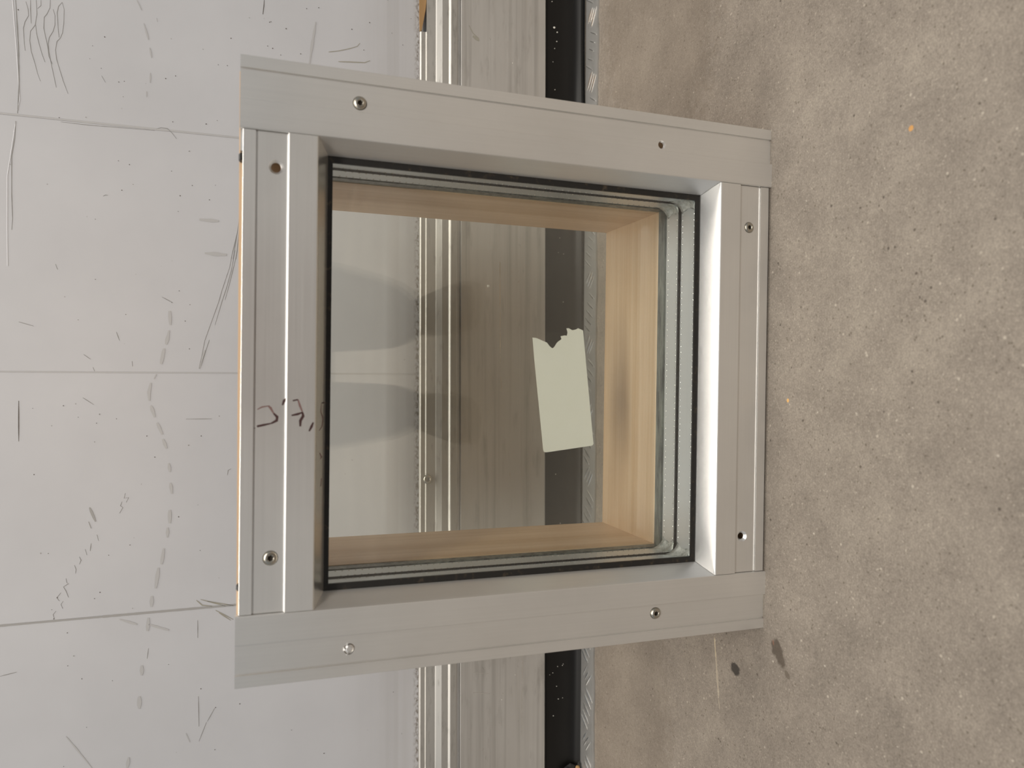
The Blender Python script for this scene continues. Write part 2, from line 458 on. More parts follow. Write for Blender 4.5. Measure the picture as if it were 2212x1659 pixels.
# scuffs, pencil curls, scratches and nicks on the paint, painted shade of the crease
# (tone, width in mm or minus the size of a nick, points in mm along / up the wall)
MARKS = [
 (2,0.53,[(387.4,631.5),(379.6,629.4),(373.2,629.0),(366.2,632.2),(359.5,633.6),(343.4,632.8),(336.2,631.9)]),
 (2,0.53,[(389.7,627.3),(380.0,627.3),(365.5,626.6)]),
 (2,0.53,[(390.6,622.1),(376.0,621.5),(364.4,623.0),(357.2,627.3),(347.4,627.9),(336.2,626.5),(323.7,623.0),(314.2,620.8),(306.4,618.2)]),
 (2,0.53,[(364.5,622.6),(354.8,621.6),(345.4,619.5),(334.4,616.6),(326.9,614.0)]),
 (2,0.53,[(392.8,609.3),(384.5,609.6),(377.5,612.4),(373.9,614.8),(362.4,615.2),(354.4,613.8),(348.1,612.4),(340.1,611.2),(333.6,610.6),(325.9,607.3)]),
 (2,0.53,[(383.4,606.7),(377.1,605.0),(367.3,605.0),(360.4,606.7),(353.3,610.2),(346.6,611.2),(338.5,610.6),(324.1,608.0),(313.0,605.8),(301.8,603.7)]),
 (2,0.54,[(392.2,598.4),(385.0,596.6),(370.2,596.9),(360.1,598.0),(354.0,600.2),(350.3,603.1),(341.1,604.5),(331.4,603.4),(321.9,600.8),(309.2,597.2),(296.6,592.8)]),
 (2,0.54,[(392.2,598.4),(387.5,601.7),(380.7,603.0),(364.4,602.1),(354.7,601.2)]),
 (2,0.53,[(391.3,617.8),(385.6,617.8),(381.8,620.9)]),
 (2,0.56,[(269.1,508.0),(271.0,503.4),(270.7,496.8),(266.5,492.4),(260.5,487.7)]),
 (2,0.54,[(266.2,599.3),(265.7,574.5),(266.4,546.2),(267.2,509.6)]),
 (2,1.05,[(387.5,640.6),(339.4,638.0),(297.4,637.4),(270.5,638.7)]),  # this and next: shade of the crease put into grey strokes
 (2,0.67,[(262.2,640.4),(245.1,641.0),(225.5,643.8),(185.1,643.7),(161.0,642.9),(149.6,643.6)]),
 (0,1.76,[(382.3,520.6),(374.2,518.3),(365.2,515.9)]),
 (0,1.76,[(356.9,514.7),(346.1,512.8)]),
 (0,1.51,[(329.7,514.0),(318.6,514.3)]),
 (0,1.51,[(308.8,517.7),(302.8,517.7)]),
 (0,1.5,[(406.6,527.5),(396.4,522.9)]),
 (0,0.76,[(390.3,507.8),(386.2,507.2)]),
 (0,3.6,[(173.3,464.4),(173.0,444.2)]),
 (0,4.12,[(136.3,458.7),(135.6,435.9)]),
 (0,3.56,[(70.8,494.4),(55.4,493.6)]),
 (0,3.55,[(49.4,494.8),(33.9,497.9)]),
 (0,3.55,[(29.6,499.8),(12.4,502.9)]),
 (0,2.53,[(1.3,507.5),(-3.9,509.8)]),
 (0,3.53,[(-8.1,512.9),(-18.3,514.9),(-27.7,514.4)]),
 (0,3.53,[(-32.8,512.9),(-45.6,509.0)]),
 (0,3.03,[(-51.6,506.7),(-64.5,501.5)]),
 (0,3.55,[(-69.6,500.9),(-80.0,497.2)]),
 (0,3.55,[(-96.3,494.9),(-105.8,493.8)]),
 (0,3.56,[(-117.8,493.3),(-129.9,491.7)]),
 (0,4.06,[(-147.5,493.9),(-162.2,493.9)]),
 (0,3.04,[(-166.7,495.9),(-177.6,496.3)]),
 (0,3.55,[(-189.3,499.7),(-206.5,502.1)]),
 (0,3.54,[(-209.9,505.0),(-232.4,507.9)]),
 (0,4.03,[(-240.3,511.5),(-252.1,512.0)]),
 (0,3.52,[(-263.6,514.8),(-278.1,515.8)]),
 (0,3.52,[(-314.6,521.3),(-325.5,521.3)]),
 (0,4.01,[(-347.8,523.7),(-361.4,523.7)]),
 (0,4.0,[(-412.3,533.8),(-423.5,535.4)]),
 (0,2.49,[(-262.6,543.0),(-269.8,526.0)]),
 (0,2.52,[(-271.0,514.5),(-279.4,494.5)]),
 (0,1.46,[(-380.7,593.3),(-418.0,569.0)]),
 (0,1.53,[(-394.7,477.1),(-405.4,473.1)]),
 (0,2.7,[(413.1,339.1),(385.2,343.3),(362.8,346.2)]),
 (0,2.58,[(28.5,458.5),(7.6,464.1)]),
 (1,2.46,[(-140.7,571.9),(-156.2,566.1)]),
 (1,1.48,[(-155.8,572.7),(-163.0,570.3)]),
 (2,0.57,[(141.6,429.3),(122.1,432.6),(95.4,440.8),(83.0,444.0),(39.0,458.5),(7.6,464.1)]),
 (2,0.57,[(141.8,426.9),(118.6,430.9),(99.1,435.8),(83.1,440.7),(56.6,448.0)]),
 (2,0.57,[(141.9,424.4),(125.9,427.7),(101.0,433.4),(85.0,437.5)]),
 (2,0.57,[(39.9,453.7),(11.1,462.5)]),
 (2,0.57,[(179.1,422.0),(131.2,429.3)]),
 (2,0.57,[(163.0,424.4),(131.1,431.3)]),
 (2,0.57,[(168.5,421.9),(131.4,426.0)]),
 (3,0.86,[(-27.0,637.0),(-48.8,637.0),(-69.0,636.9)]),
 (3,0.95,[(428.9,396.3),(421.9,396.6),(412.3,397.7)]),
 (2,0.59,[(319.9,561.3),(313.2,557.6)]),
 (2,0.59,[(191.4,559.6),(192.7,557.3),(192.6,555.1)]),
 (2,0.61,[(85.9,502.2),(80.0,491.3)]),
 (2,0.6,[(46.4,546.6),(37.2,543.6)]),
 (2,0.59,[(21.9,577.7),(16.7,571.1)]),
 (2,0.59,[(8.4,568.9),(4.2,567.4)]),
 (2,0.6,[(15.2,531.4),(9.6,530.9)]),
 (2,0.57,[(54.7,637.2),(50.7,623.8)]),
 (2,0.58,[(116.3,604.0),(110.7,602.1)]),
 (2,0.59,[(-24.0,578.4),(-31.5,568.1)]),
 (2,0.62,[(-111.5,434.7),(-106.2,433.8),(-104.6,430.9)]),
 (2,0.61,[(-48.1,477.6),(-48.1,451.1)]),
 (2,0.6,[(-127.2,537.6),(-132.5,538.9),(-131.9,534.4),(-137.1,536.8)]),
 (2,0.6,[(-136.0,540.8),(-140.5,542.4),(-142.4,540.0),(-148.5,543.2)]),
 (2,0.59,[(-170.0,564.8),(-176.8,563.2)]),
 (2,0.59,[(-179.0,570.3),(-187.0,571.1)]),
 (2,0.59,[(-184.9,575.8),(-191.2,574.2)]),
 (2,0.59,[(-192.4,581.3),(-196.1,579.7),(-200.4,581.2)]),
 (2,0.59,[(-200.9,585.9),(-205.5,584.3),(-209.8,584.8)]),
 (2,0.59,[(-214.4,593.6),(-218.9,592.9),(-219.9,591.3),(-223.0,596.0),(-227.6,593.6),(-234.5,591.3)]),
 (2,0.58,[(-228.9,598.3),(-233.9,602.1),(-237.6,599.8)]),
 (2,0.58,[(-237.9,596.2),(-241.2,598.2),(-245.8,596.7)]),
 (2,0.58,[(-247.8,602.8),(-251.1,605.4),(-256.1,604.3)]),
 (2,0.62,[(-271.4,465.2),(-290.9,465.1)]),
 (2,0.62,[(-355.8,464.3),(-389.3,463.7)]),
 (2,0.62,[(-385.8,456.0),(-405.9,463.7)]),
 (2,0.62,[(-371.2,447.4),(-385.0,455.1)]),
 (2,0.6,[(-296.9,514.7),(-308.0,516.0)]),
 (2,0.57,[(-309.9,653.1),(-307.4,638.3)]),
 (4,1.13,[(-249.0,466.6),(-255.2,460.5),(-257.1,450.2)]),
 (4,1.13,[(-248.5,462.3),(-258.4,436.2)]),
 (4,1.13,[(-251.0,455.4),(-258.9,427.4)]),
 (4,1.14,[(-262.1,446.7),(-274.2,428.3)]),
 (4,1.14,[(-265.2,443.2),(-274.9,430.9)]),
 (4,1.09,[(380.0,324.4),(383.2,312.3),(387.6,300.1),(391.6,291.3),(395.7,288.2)]),
 (4,1.31,[(370.3,313.2),(371.6,301.8),(373.6,282.4),(376.8,276.1)]),
 (3,-1.08,[(350.6,570.0)]),
 (3,-1.08,[(336.5,572.5)]),
 (3,-1.1,[(315.4,544.8)]),
 (3,-1.1,[(316.9,539.6)]),
 (3,-1.12,[(325.3,498.8)]),
 (3,-1.09,[(327.8,561.6)]),
 (3,-1.14,[(348.0,445.0)]),
 (3,-1.14,[(348.4,435.5)]),
 (3,-1.13,[(363.1,460.7)]),
 (3,-1.15,[(379.7,431.7)]),
 (3,-1.1,[(230.7,545.1)]),
 (3,-1.1,[(227.6,534.4)]),
 (3,-1.12,[(224.4,492.8)]),
 (3,-1.1,[(206.5,530.7)]),
 (3,-1.13,[(210.5,471.7)]),
 (3,-1.1,[(199.1,541.6)]),
 (3,-1.12,[(198.1,483.9)]),
 (3,-1.14,[(213.0,447.8)]),
 (3,-1.09,[(166.1,567.0)]),
 (3,-1.12,[(180.7,485.9)]),
 (3,-1.12,[(278.7,491.6)]),
 (3,-1.14,[(285.4,446.0)]),
 (3,-1.12,[(93.2,484.7)]),
 (3,-1.1,[(65.5,537.6)]),
 (3,-1.13,[(78.4,473.8)]),
 (3,-1.13,[(29.5,474.2)]),
 (3,-1.08,[(58.4,582.9)]),
 (3,-1.09,[(102.0,566.8)]),
 (3,-1.12,[(80.1,492.1)]),
 (3,-1.14,[(-45.2,443.3)]),
 (3,-1.09,[(-51.2,565.4)]),
 (3,-1.08,[(-44.7,582.7)]),
 (3,-1.09,[(-46.8,546.4)]),
 (3,-1.11,[(-65.9,516.7)]),
 (3,-1.08,[(-71.2,567.2)]),
 (3,-1.06,[(-103.8,623.2)]),
 (3,-1.13,[(-67.0,461.9)]),
 (3,-1.11,[(-89.1,508.9)]),
 (3,-1.1,[(-183.3,533.0)]),
 (3,-1.07,[(-233.9,601.8)]),
 (3,-1.07,[(-255.7,604.8)]),
 (3,-1.07,[(-246.0,606.7)]),
 (3,-1.07,[(-186.8,610.1)]),
 (3,-1.13,[(-194.1,462.9)]),
 (3,-1.09,[(-192.7,553.6)]),
 (3,-1.07,[(-306.6,591.9)]),
 (3,-1.12,[(-316.9,494.7)]),
 (3,-1.07,[(-271.7,592.3)]),
 (3,-1.13,[(-347.8,461.8)]),
 (3,-1.14,[(-370.7,446.5)]),
 (3,-1.15,[(-370.1,421.0)]),
 (3,-1.08,[(-238.0,567.0)]),
 (3,-1.09,[(-231.8,561.8)]),
 (3,-1.08,[(-321.9,578.7)]),
 (3,-1.08,[(-373.9,574.2)]),
 (3,-1.19,[(430.1,335.7)]),
 (3,-1.17,[(399.9,372.2)]),
 (3,-1.16,[(404.4,390.5)]),
 (3,-1.17,[(405.1,388.9)]),
 (3,-1.17,[(375.0,387.0)]),
 (3,-1.17,[(368.7,378.1)]),
 (3,-1.16,[(376.8,392.5)]),
 (3,-1.21,[(410.8,297.5)]),
 (3,-1.21,[(422.1,276.7)]),
 (3,-1.23,[(413.7,250.0)]),
 (3,-1.24,[(434.7,226.6)]),
 (3,-1.23,[(401.4,236.7)]),
 (3,-1.18,[(373.1,356.0)]),
 (3,-1.21,[(388.3,283.5)]),
 (3,-1.18,[(426.7,349.3)]),
]

sm = MB()
lift_w = lambda a, b: (a, -0.00022, b)
for tone, w, pts in MARKS:
    P = [(a / 1000, b / 1000) for a, b in pts]
    if w < 0:
        r = -w / 2000 * random.uniform(0.7, 1.25)
        a, b = P[0]
        q = [lift_w(a + r * random.uniform(0.6, 1.2) * math.cos(t), b + r * random.uniform(0.6, 1.3) * math.sin(t)) for t in [2 * math.pi * j / 7 for j in range(7)]]
        sm.add(q, [tuple(range(7))], tone)
    else:
        ribbon(sm, P, w / 1000, lift_w, tone, taper=True, rag=0.45)
# grey strips along the panel joints
for s0, w, tone in ((0.2687, 0.0018, 0), (0.0030, 0.0011, 0), (-0.2580, 0.0024, 1), (0.0062, 0.0028, 0)):
    z = 0.222
    while z < 2.2:
        l = random.uniform(0.05, 0.13)
        if s0 != 0.0062 or z > 0.5:
            ribbon(sm, [(s0, z), (s0, z + l)], w * random.uniform(0.8, 1.15), lift_w, tone, False, 0.25)
        z += l if s0 != 0.0062 else l * 1.5
# more of the same small nicks
for k in range(90):
    a, b, r = random.uniform(-0.7, 0.7), random.uniform(0.23, 0.95), random.uniform(0.0003, 0.0008)
    sm.add([lift_w(a + r * random.uniform(0.5, 1.4) * math.cos(t), b + r * random.uniform(0.5, 1.4) * math.sin(t)) for t in [2 * math.pi * j / 6 for j in range(6)]], [tuple(range(6))], random.choice((1, 2, 3)))
so = sm.build('scuff_marks', ['scuff_pale', 'scuff_mid', 'pencil', 'nick_dark', 'scuff_olive'], wall)
tag(so, 'pencil curls, dashes and scratches on the paint, painted shade of the crease', kind='stuff')
# the crease pressed into the sheet
cr = MB()
for pts in ([(0.60, 0.6415), (0.392, 0.6435), (0.335, 0.6395), (0.285, 0.6365), (0.2735, 0.6385)], [(0.262, 0.6400), (0.235, 0.6435), (0.205, 0.6475), (0.150, 0.6475), (0.112, 0.647)]):
    rs = []
    for a, b in pts:
        rs.append([(a, 0.0005, b + 0.0016), (a, -0.00022, b + 0.0002), (a, 0.0005, b - 0.0030)])
    cr.rings(rs)
cr.build('crease', 'panel_paint', wall)

# ------------------------------------------------------------------ foot of the wall: stepped rail, kick plate, rubber lip
base = empty('baseboard_back', WLOC, WROT)
tag(base, 'stepped aluminium rail, kick plate and black rubber lip at the foot of the wall', kind='structure')
def along(mb, sec, s0, s1, mi=0):
    mb.loft([(s0, -n, h) for h, n in sec], [(s1, -n, h) for h, n in sec], mi)
CUTX = 0.4195
mb = MB()                                   # cover strip, broken off past CUTX
along(mb, [(0.2166, 0.0006), (0.2160, 0.0030), (0.2148, 0.0040), (0.2094, 0.0040), (0.2084, 0.0058), (0.2080, 0.0058), (0.2080, 0.0006)], -2.0, CUTX)
mb.build('cover_strip', 'alu_rail', base)
mb = MB()                                   # glue left on the bare flange
vs = [(CUTX + 0.0005, 0.2164), (CUTX + 0.02, 0.2170), (0.60, 0.2168), (0.60, 0.2066), (CUTX + 0.045, 0.2078), (CUTX + 0.028, 0.2092), (CUTX + 0.012, 0.2122), (CUTX + 0.002, 0.2140)]
mb.loft([(a, -0.0012, b) for a, b in vs], [(a, -0.0026, b) for a, b in vs])
tag(mb.build('glue_strip', 'crumb_tan', base), 'brown glue residue where the cover strip broke off')
mb = MB()
along(mb, [(0.2079, 0.0010), (0.2079, 0.0058), (0.1974, 0.0064), (0.1962, 0.0070), (0.1906, 0.0089), (0.1898, 0.0092), (0.1818, 0.0095), (0.1810, 0.0101), (0.1799, 0.0112), (0.1792, 0.0115),
           (0.1722, 0.0115), (0.1716, 0.0111), (0.1714, 0.0050), (0.1704, 0.0010)], -2.0, 2.0)
mb.build('stepped_rail', 'alu_rail', base)
mb = MB()
along(mb, [(0.1722, 0.0004), (0.1720, 0.0048), (0.1664, 0.0052), (0.1661, 0.0084), (0.1655, 0.0090), (0.0549, 0.0090), (0.0541, 0.0082), (0.0534, 0.0004)], -2.0, 2.0)
mb.build('kick_plate', 'alu_plate', base)
mb = MB()                                   # rubber lip, flaring out at the floor
NS = 120
rs = []
for k in range(NS + 1):
    s = -2.0 + 4.0 * k / NS
    w = 0.0012 * math.sin(s * 9.0) + 0.0008 * math.sin(s * 23 + 1)
    e = 0.0020 if s > 0 else 0.0032
    rs.append([(s, 0.010, 0.0560), (s, -0.0030, 0.0560), (s, -0.0034, 0.0558), (s, -0.0035, 0.0550), (s, -0.0035, 0.0245), (s, -0.0035, 0.0210), (s, -0.0040, 0.014), (s, -0.0062 - w * 0.5, 0.0085), (s, -0.0098 - w, 0.0052), (s, -0.0112 - w, e + 0.0010), (s, -0.0100 - w, e), (s, 0.010, e)])
mb.rings(rs)
mb.build('rubber_lip', 'black_rubber', base, smooth=True)

def screw(name, loc, parent, r=0.0046, hgt=0.0022, rot=0.0, dip=0.0):
    mb = MB()
    n = 24
    prof = [(r * 1.00, 0.0004 + 0.0006), (r * 0.98, -hgt * 0.35), (r * 0.86, -hgt * 0.78), (r * 0.66, -hgt * 0.98), (r * 0.50, -hgt)]
    mb.rings([circle(q, n, y) for q, y in prof], 0, True, False)
    star = [(0.50 if k % 2 == 0 else 0.36) * r for k in range(n)]
    def ring(f, y):
        return [(f * star[k // 2 * 2 % n if 0 else k] * math.cos(2 * math.pi * k / n), y, f * star[k] * math.sin(2 * math.pi * k / n)) for k in range(n)]
    lobes = [r * (0.44 + 0.07 * math.cos(6 * 2 * math.pi * k / n + rot)) for k in range(n)]
    lr = lambda f, y: [(f * lobes[k] * math.cos(2 * math.pi * k / n), y, f * lobes[k] * math.sin(2 * math.pi * k / n)) for k in range(n)]
    mb.rings([circle(r * 0.50, n, -hgt), lr(1.0, -hgt * 0.99), lr(0.92, 0.0002)], 0, False, False)
    mb.rings([lr(0.92, 0.0002), lr(0.3, 0.0005)], 1, False, True)
    o = mb.build(name, ['screw_steel', 'recess_dark'], parent, smooth=True)
    o.location = (loc[0], loc[1] + dip, loc[2])
    return o
screw('screw', (-0.1245, -0.0060, 0.2065), base, r=0.0058, hgt=0.0030)

# white flakes on plate and rubber, torn rubber and a crumb of wood at the end of the lip
fk = MB()
FL = [(0.1133, -0.0092, 0.1303, 0.0022)] + [(random.uniform(-0.5, 0.5), -0.0093, random.uniform(0.065, 0.16), random.uniform(0.0003, 0.0006)) for _ in range(26)] \
   + [(random.uniform(-0.5, 0.5), -0.0038, random.uniform(0.026, 0.05), random.uniform(0.0004, 0.0010)) for _ in range(34)] \
   + [(0.452, -0.0038, 0.040, 0.0018), (0.4465, -0.0038, 0.036, 0.0013), (0.345, -0.0038, 0.029, 0.0018), (0.332, -0.0038, 0.031, 0.0015)]
for a, y, h, r in FL:
    n = 5
    rr = [(a + r * random.uniform(0.6, 1.1) * math.cos(2 * math.pi * j / n), h + r * random.uniform(0.6, 1.1) * math.sin(2 * math.pi * j / n)) for j in range(n)]
    fk.loft([(u, y + 0.0004, w) for u, w in rr], [(a + (u - a) * 0.7, y - 0.0002, h + (w - h) * 0.7) for u, w in rr])
sc = MB()
lift_p = lambda a, b: (a, -0.00915, b)
for pts, w in ((([(0.144, 0.1154), (0.125, 0.1154)]), 0.0008), (([(0.122, 0.1154), (0.085, 0.1152)]), 0.0009), (([(0.082, 0.1152), (0.060, 0.1151)]), 0.0007), (([(0.057, 0.1150), (0.030, 0.1150)]), 0.0008),
               (([(0.027, 0.1149), (0.016, 0.1149)]), 0.0005), (([(-0.001, 0.1140), (-0.016, 0.1130)]), 0.0006), (([(-0.344, 0.0848), (-0.385, 0.0850)]), 0.0011), (([(-0.388, 0.0852), (-0.452, 0.0858)]), 0.0009), (([(-0.365, 0.149), (-0.369, 0.130)]), 0.0006), (([(-0.39, 0.150), (-0.394, 0.128)]), 0.0008)):
    ribbon(sc, pts, w, lift_p, 0, True, 0.5)
ribbon(sc, [(0.434, 0.156), (0.425, 0.151), (0.4195, 0.143)], 0.0011, lift_p, 1)
ribbon(sc, [(0.4215, 0.151), (0.417, 0.143)], 0.0040, lift_p, 1)
for k in range(46):
    a, b, q = random.uniform(-0.5, 0.5), random.uniform(0.06, 0.16), random.uniform(-0.9, 0.9)
    l = random.uniform(0.0012, 0.0050)
    ribbon(sc, [(a, b), (a + l * math.cos(q), b + l * math.sin(q))], random.uniform(0.0003, 0.0007), lift_p, random.choice((1, 1, 0)))
tag(sc.build('plate_scratches', ['dot_metal', 'scuff_olive'], base), 'fine scratches on the plate', kind='stuff')
tag(fk.build('flakes', 'flake_white', base), 'tiny white flakes', kind='stuff')

# torn end of the rubber lip with crumbs caught in it
def lump(name, c, r, mat, sq, seed):
    rnd = random.Random(seed)
    mb = MB()
    rs = []
    for i in range(6):
        t = -0.96 + 1.92 * i / 5
        q = math.sqrt(1 - t * t)
        rs.append([(c[0] + r * sq[0] * q * math.cos(a) * rnd.uniform(0.7, 1.15), c[1] + r * sq[1] * q * math.sin(a) * rnd.uniform(0.7, 1.15), c[2] + r * sq[2] * t) for a in [2 * math.pi * k / 8 for k in range(8)]])
    mb.rings(rs)
    return mb.build(name, mat, base)
lump('rubber_tear', (-0.508, -0.0090, 0.0160), 0.0100, 'crumb_black', (0.9, 0.5, 1.5), 1)
lump('rubber_tear', (-0.503, -0.0120, 0.0060), 0.0070, 'crumb_black', (1.2, 0.7, 0.6), 2)
lump('crumb', (-0.5035, -0.0150, 0.0110), 0.0034, 'crumb_tan', (1.2, 0.7, 0.9), 3)
lump('crumb', (-0.5050, -0.0130, 0.0240), 0.0022, 'flake_white', (0.8, 0.6, 1.2), 4)

# ------------------------------------------------------------------ tread-plate threshold lying on the floor in front of the lip
th = empty('threshold_strip', (0, 0.3772, 0), (0, 0, 0.014))
tag(th, 'narrow aluminium tread plate strip lying along the rubber lip', 'threshold')
mb = MB()
NS = 260
rs = []
for k in range(NS + 1):
    s = -1.9 + 3.8 * k / NS
    w = 0.0020 * math.sin(s * 41) * math.sin(s * 7.3) + random.uniform(-0.0012, 0.0012)
    fy = -0.0475 + 0.004 * s + w
    rs.append([(s, -0.012, 0.0002), (s, -0.012, 0.0022), (s, fy, 0.0022), (s, fy - 0.0002, 0.0002)])
mb.rings(rs)
mb.build('plate', 'alu_tread', th)
def bar_mesh():
    mb = MB()
    L, w, h = 0.0118, 0.0010, 0.0013
    rs = []
    for t in (-1, -0.8, -0.4, 0, 0.4, 0.8, 1):
        f = math.sqrt(max(0.02, 1 - t * t * 0.98))
        rs.append([(t * L, -w * f, 0), (t * L, -w * 0.5 * f, h * f), (t * L, w * 0.5 * f, h * f), (t * L, w * f, 0)])
    mb.rings(rs)
    return mb
proto = None
for g in range(-9, 10):
    s0 = g * 0.084 - 0.012
    lay = [(0.030 - j * 0.0100, -0.0350 + j * 0.0030, 1.02) for j in range(5)] + [(-0.027 - j * 0.0042, -0.0240 - j * 0.0054, -0.66) for j in range(3)]
    for dx, dy, ang in lay:
        if proto is None:
            proto = bar_mesh().build('tread_bar', 'tread_worn_glint', th)
            o = proto
        else:
            o = proto.copy()
            COL.objects.link(o)
            o.parent = th
        sc = random.uniform(0.75, 1.1)
        o.location = (s0 + dx + random.uniform(-0.0012, 0.0012), dy, 0.0021)
        o.rotation_euler = (0, 0, ang + random.uniform(-0.05, 0.05))
        o.scale = (sc, random.uniform(0.7, 1.1), 1)

# ------------------------------------------------------------------ the window unit
win = empty('framed_window', (0, 0, 0))
tag(win, 'small square triple-glazed window unit with aluminium cover frame and wooden lining standing on the floor', 'window')
HH, HW, S, T = 0.4206, 0.21, 0.0485, 0.0499
FRONT = [(0.0, 0.0030), (0.0, 0.0002), (0.0002, 0.0), (0.0081, 0.0), (0.0082, 0.0018), (0.0092, 0.0018), (0.0094, 0.0010), (0.0282, 0.0010), (0.0286, 0.0009), (0.0288, -0.0010), (0.0291, -0.0015), (0.0294, -0.0016),
         (0.0476, -0.0016), (0.0482, -0.0013), (0.0485, -0.0007)]
FLAT = FRONT + [(0.0485, 0.0030)]
BEV = [(0.0485, -0.0007), (0.0490, 0.0002), (0.0560, 0.0146), (0.0564, 0.0154), (0.0564, 0.0164), (0.0485, 0.0030)]
def prof_y(a):
    if a >= 0.0485:
        return -0.0007 + (a - 0.0485) * (0.0161 / 0.0079)
    for (a0, y0), (a1, y1) in zip(FRONT[1:], FRONT[2:]):
        if a0 <= a <= a1 and a1 > a0:
            return y0 + (y1 - y0) * (a - a0) / (a1 - a0)
    return 0.0

def drill(x, z, r, rc, depth=0.02, csk=0.0022, y0=0.001):
    mb = MB()
    mb.rings([circle(rc * 1.25, 20, y0 - 0.003 - 0.0003, x, z), circle(rc, 20, y0 - 0.0003, x, z), circle(r, 20, y0 + csk, x, z), circle(r, 20, y0 + depth, x, z)])
    return mb.build('cutter', 'alu_x')

def stile(side):
    mb = MB()
    X = lambda a: side * (HW - a)
    mb.loft([(X(a), y, 0.0) for a, y in FLAT], [(X(a), y, HH) for a, y in FLAT])
    ext = lambda a: max(0.0, a - 0.0485)
    o = mb.build('side_profile', 'alu_z', win)
    b = MB()
    b.loft([(X(a), y, T + ext(a)) for a, y in BEV], [(X(a), y, HH - T - ext(a)) for a, y in BEV])
    # tongue that reaches in behind the rails
    for z0, z1 in ((HH - 0.030, HH - 0.0004 if side > 0 else HH - 0.0022),):
        b.box((min(X(0.0470), X(0.0625)), 0.0036, z0), (max(X(0.0470), X(0.0625)), 0.0100, z1))
    bo = b.build('glazing_bevel', 'alu_z', o)
    return o
def rail(top):
    mb = MB()
    z = (lambda a: HH - 0.0020 - a) if top else (lambda a: 0.0014 + a)
    E = 0.1612
    mb.loft([(-E, y, z(a)) for a, y in FLAT], [(E, y, z(a)) for a, y in FLAT])
    ext = lambda a: max(0.0, a - 0.0485)
    o = mb.build('head_profile' if top else 'sill_profile', 'alu_x', win)
    b = MB()
    b.loft([(-E + ext(a), y, z(a)) for a, y in BEV], [(E - ext(a), y, z(a)) for a, y in BEV])
    b.build('glazing_bevel', 'alu_bevel', o)
    return o
right, left, head, sill = stile(1), stile(-1), rail(True), rail(False)
cut(right, [drill(0.1862, 0.1039, 0.0023, 0.0034), drill(0.1880, 0.3424, 0.0030, 0.0052)])
cut(left, [drill(-0.1915, 0.3456, 0.0034, 0.0040), drill(-0.1884, 0.1036, 0.0030, 0.0050)])
cut(head, [drill(0.1382, 0.3974, 0.0031, 0.0052), drill(-0.1244, 0.3987, 0.0032, 0.0054)])
cut(sill, [drill(-0.1313, 0.0222, 0.0025, 0.0048), drill(0.1269, 0.0200, 0.0030, 0.0048)])
screw('screw', (0.1880, 0.0010, 0.3424), right, r=0.0044, hgt=0.0016, rot=0.6)
screw('screw', (-0.1884, 0.0010, 0.1036), left, r=0.0044, hgt=0.0020, rot=0.2)
screw('screw', (-0.1244, 0.0010, 0.3987), head, r=0.0046, hgt=0.0012, rot=0.9)
screw('screw', (0.1269, 0.0010, 0.0200), sill, r=0.0043, hgt=0.0014, rot=0.4)
# burred plug of swarf left in the upper hole of the left profile
mb = MB()
n = 12
mb.rings([circle(0.0032, n, 0.0034), circle(0.0031, n, 0.0016), circle(0.0018, n, 0.0010)])
for a0, a1 in ((1.2, 1.75), (0.25, 0.7), (2.6, 2.9)):
    rr = 0.0040
    mb.loft([(rr * math.cos(a0), 0.0012, rr * math.sin(a0)), (rr * math.cos(a1), 0.0012, rr * math.sin(a1)), (0.0026 * math.cos((a0 + a1) / 2), 0.0006, 0.0026 * math.sin((a0 + a1) / 2))],
            [(rr * 1.05 * math.cos(a0), 0.0004, rr * 1.05 * math.sin(a0)), (rr * 1.05 * math.cos(a1), 0.0004, rr * 1.05 * math.sin(a1)), (0.0032 * math.cos((a0 + a1) / 2), -0.0010, 0.0032 * math.sin((a0 + a1) / 2))])
o = mb.build('swarf', 'alu_x', left)
o.location = (-0.1915, 0, 0.3456)

# handwriting in felt pen on the head profile, running on to its bevel
ink = MB()
def lift_i(x, z):
    a = HH - 0.0020 - z
    return (x, prof_y(a) - 0.00012, z)
mm = lambda L: [(a / 1000, b / 1000) for a, b in L]
ribbon(ink, mm([(-24.3, 407.9), (-22.7, 405.0), (-21.9, 400.1)]), 0.0010, lift_i, 1)
ribbon(ink, mm([(-22.3, 400.9), (-23.1, 399.7), (-27.0, 397.5)]), 0.0016, lift_i, 1)
ribbon(ink, mm([(-27.0, 397.5), (-29.4, 395.2), (-31.8, 395.5), (-33.7, 398.9)]), 0.0020, lift_i, 0)
ribbon(ink, mm([(-33.7, 398.9), (-35.6, 407.8), (-37.1, 409.6)]), 0.0015, lift_i, 0)
ribbon(ink, mm([(-21.5, 391.9), (-18.4, 390.8), (-16.8, 389.3)]), 0.0018, lift_i, 0)
ribbon(ink, mm([(-18.4, 385.4), (-17.6, 382.0)]), 0.0017, lift_i, 0)
ribbon(ink, mm([(-17.6, 382.0), (-21.5, 380.8), (-26.3, 378.9)]), 0.0014, lift_i, 1)
ribbon(ink, mm([(-26.3, 378.9), (-28.7, 378.5), (-31.9, 380.3), (-35.8, 380.3)]), 0.0020, lift_i, 0)
ribbon(ink, mm([(-28.3, 386.1), (-27.5, 382.3), (-26.3, 378.9)]), 0.0016, lift_i, 0)
ribbon(ink, mm([(-33.1, 371.8), (-36.1, 373.0), (-39.1, 374.5)]), 0.0017, lift_i, 0)
ribbon(ink, mm([(-20.3, 365.6), (-20.1, 362.8)]), 0.0014, lift_i, 0)
ribbon(ink, mm([(-21.1, 365.6), (-26.0, 366.0), (-31.1, 364.2), (-36.7, 364.9), (-39.2, 367.3)]), 0.0008, lift_i, 1)
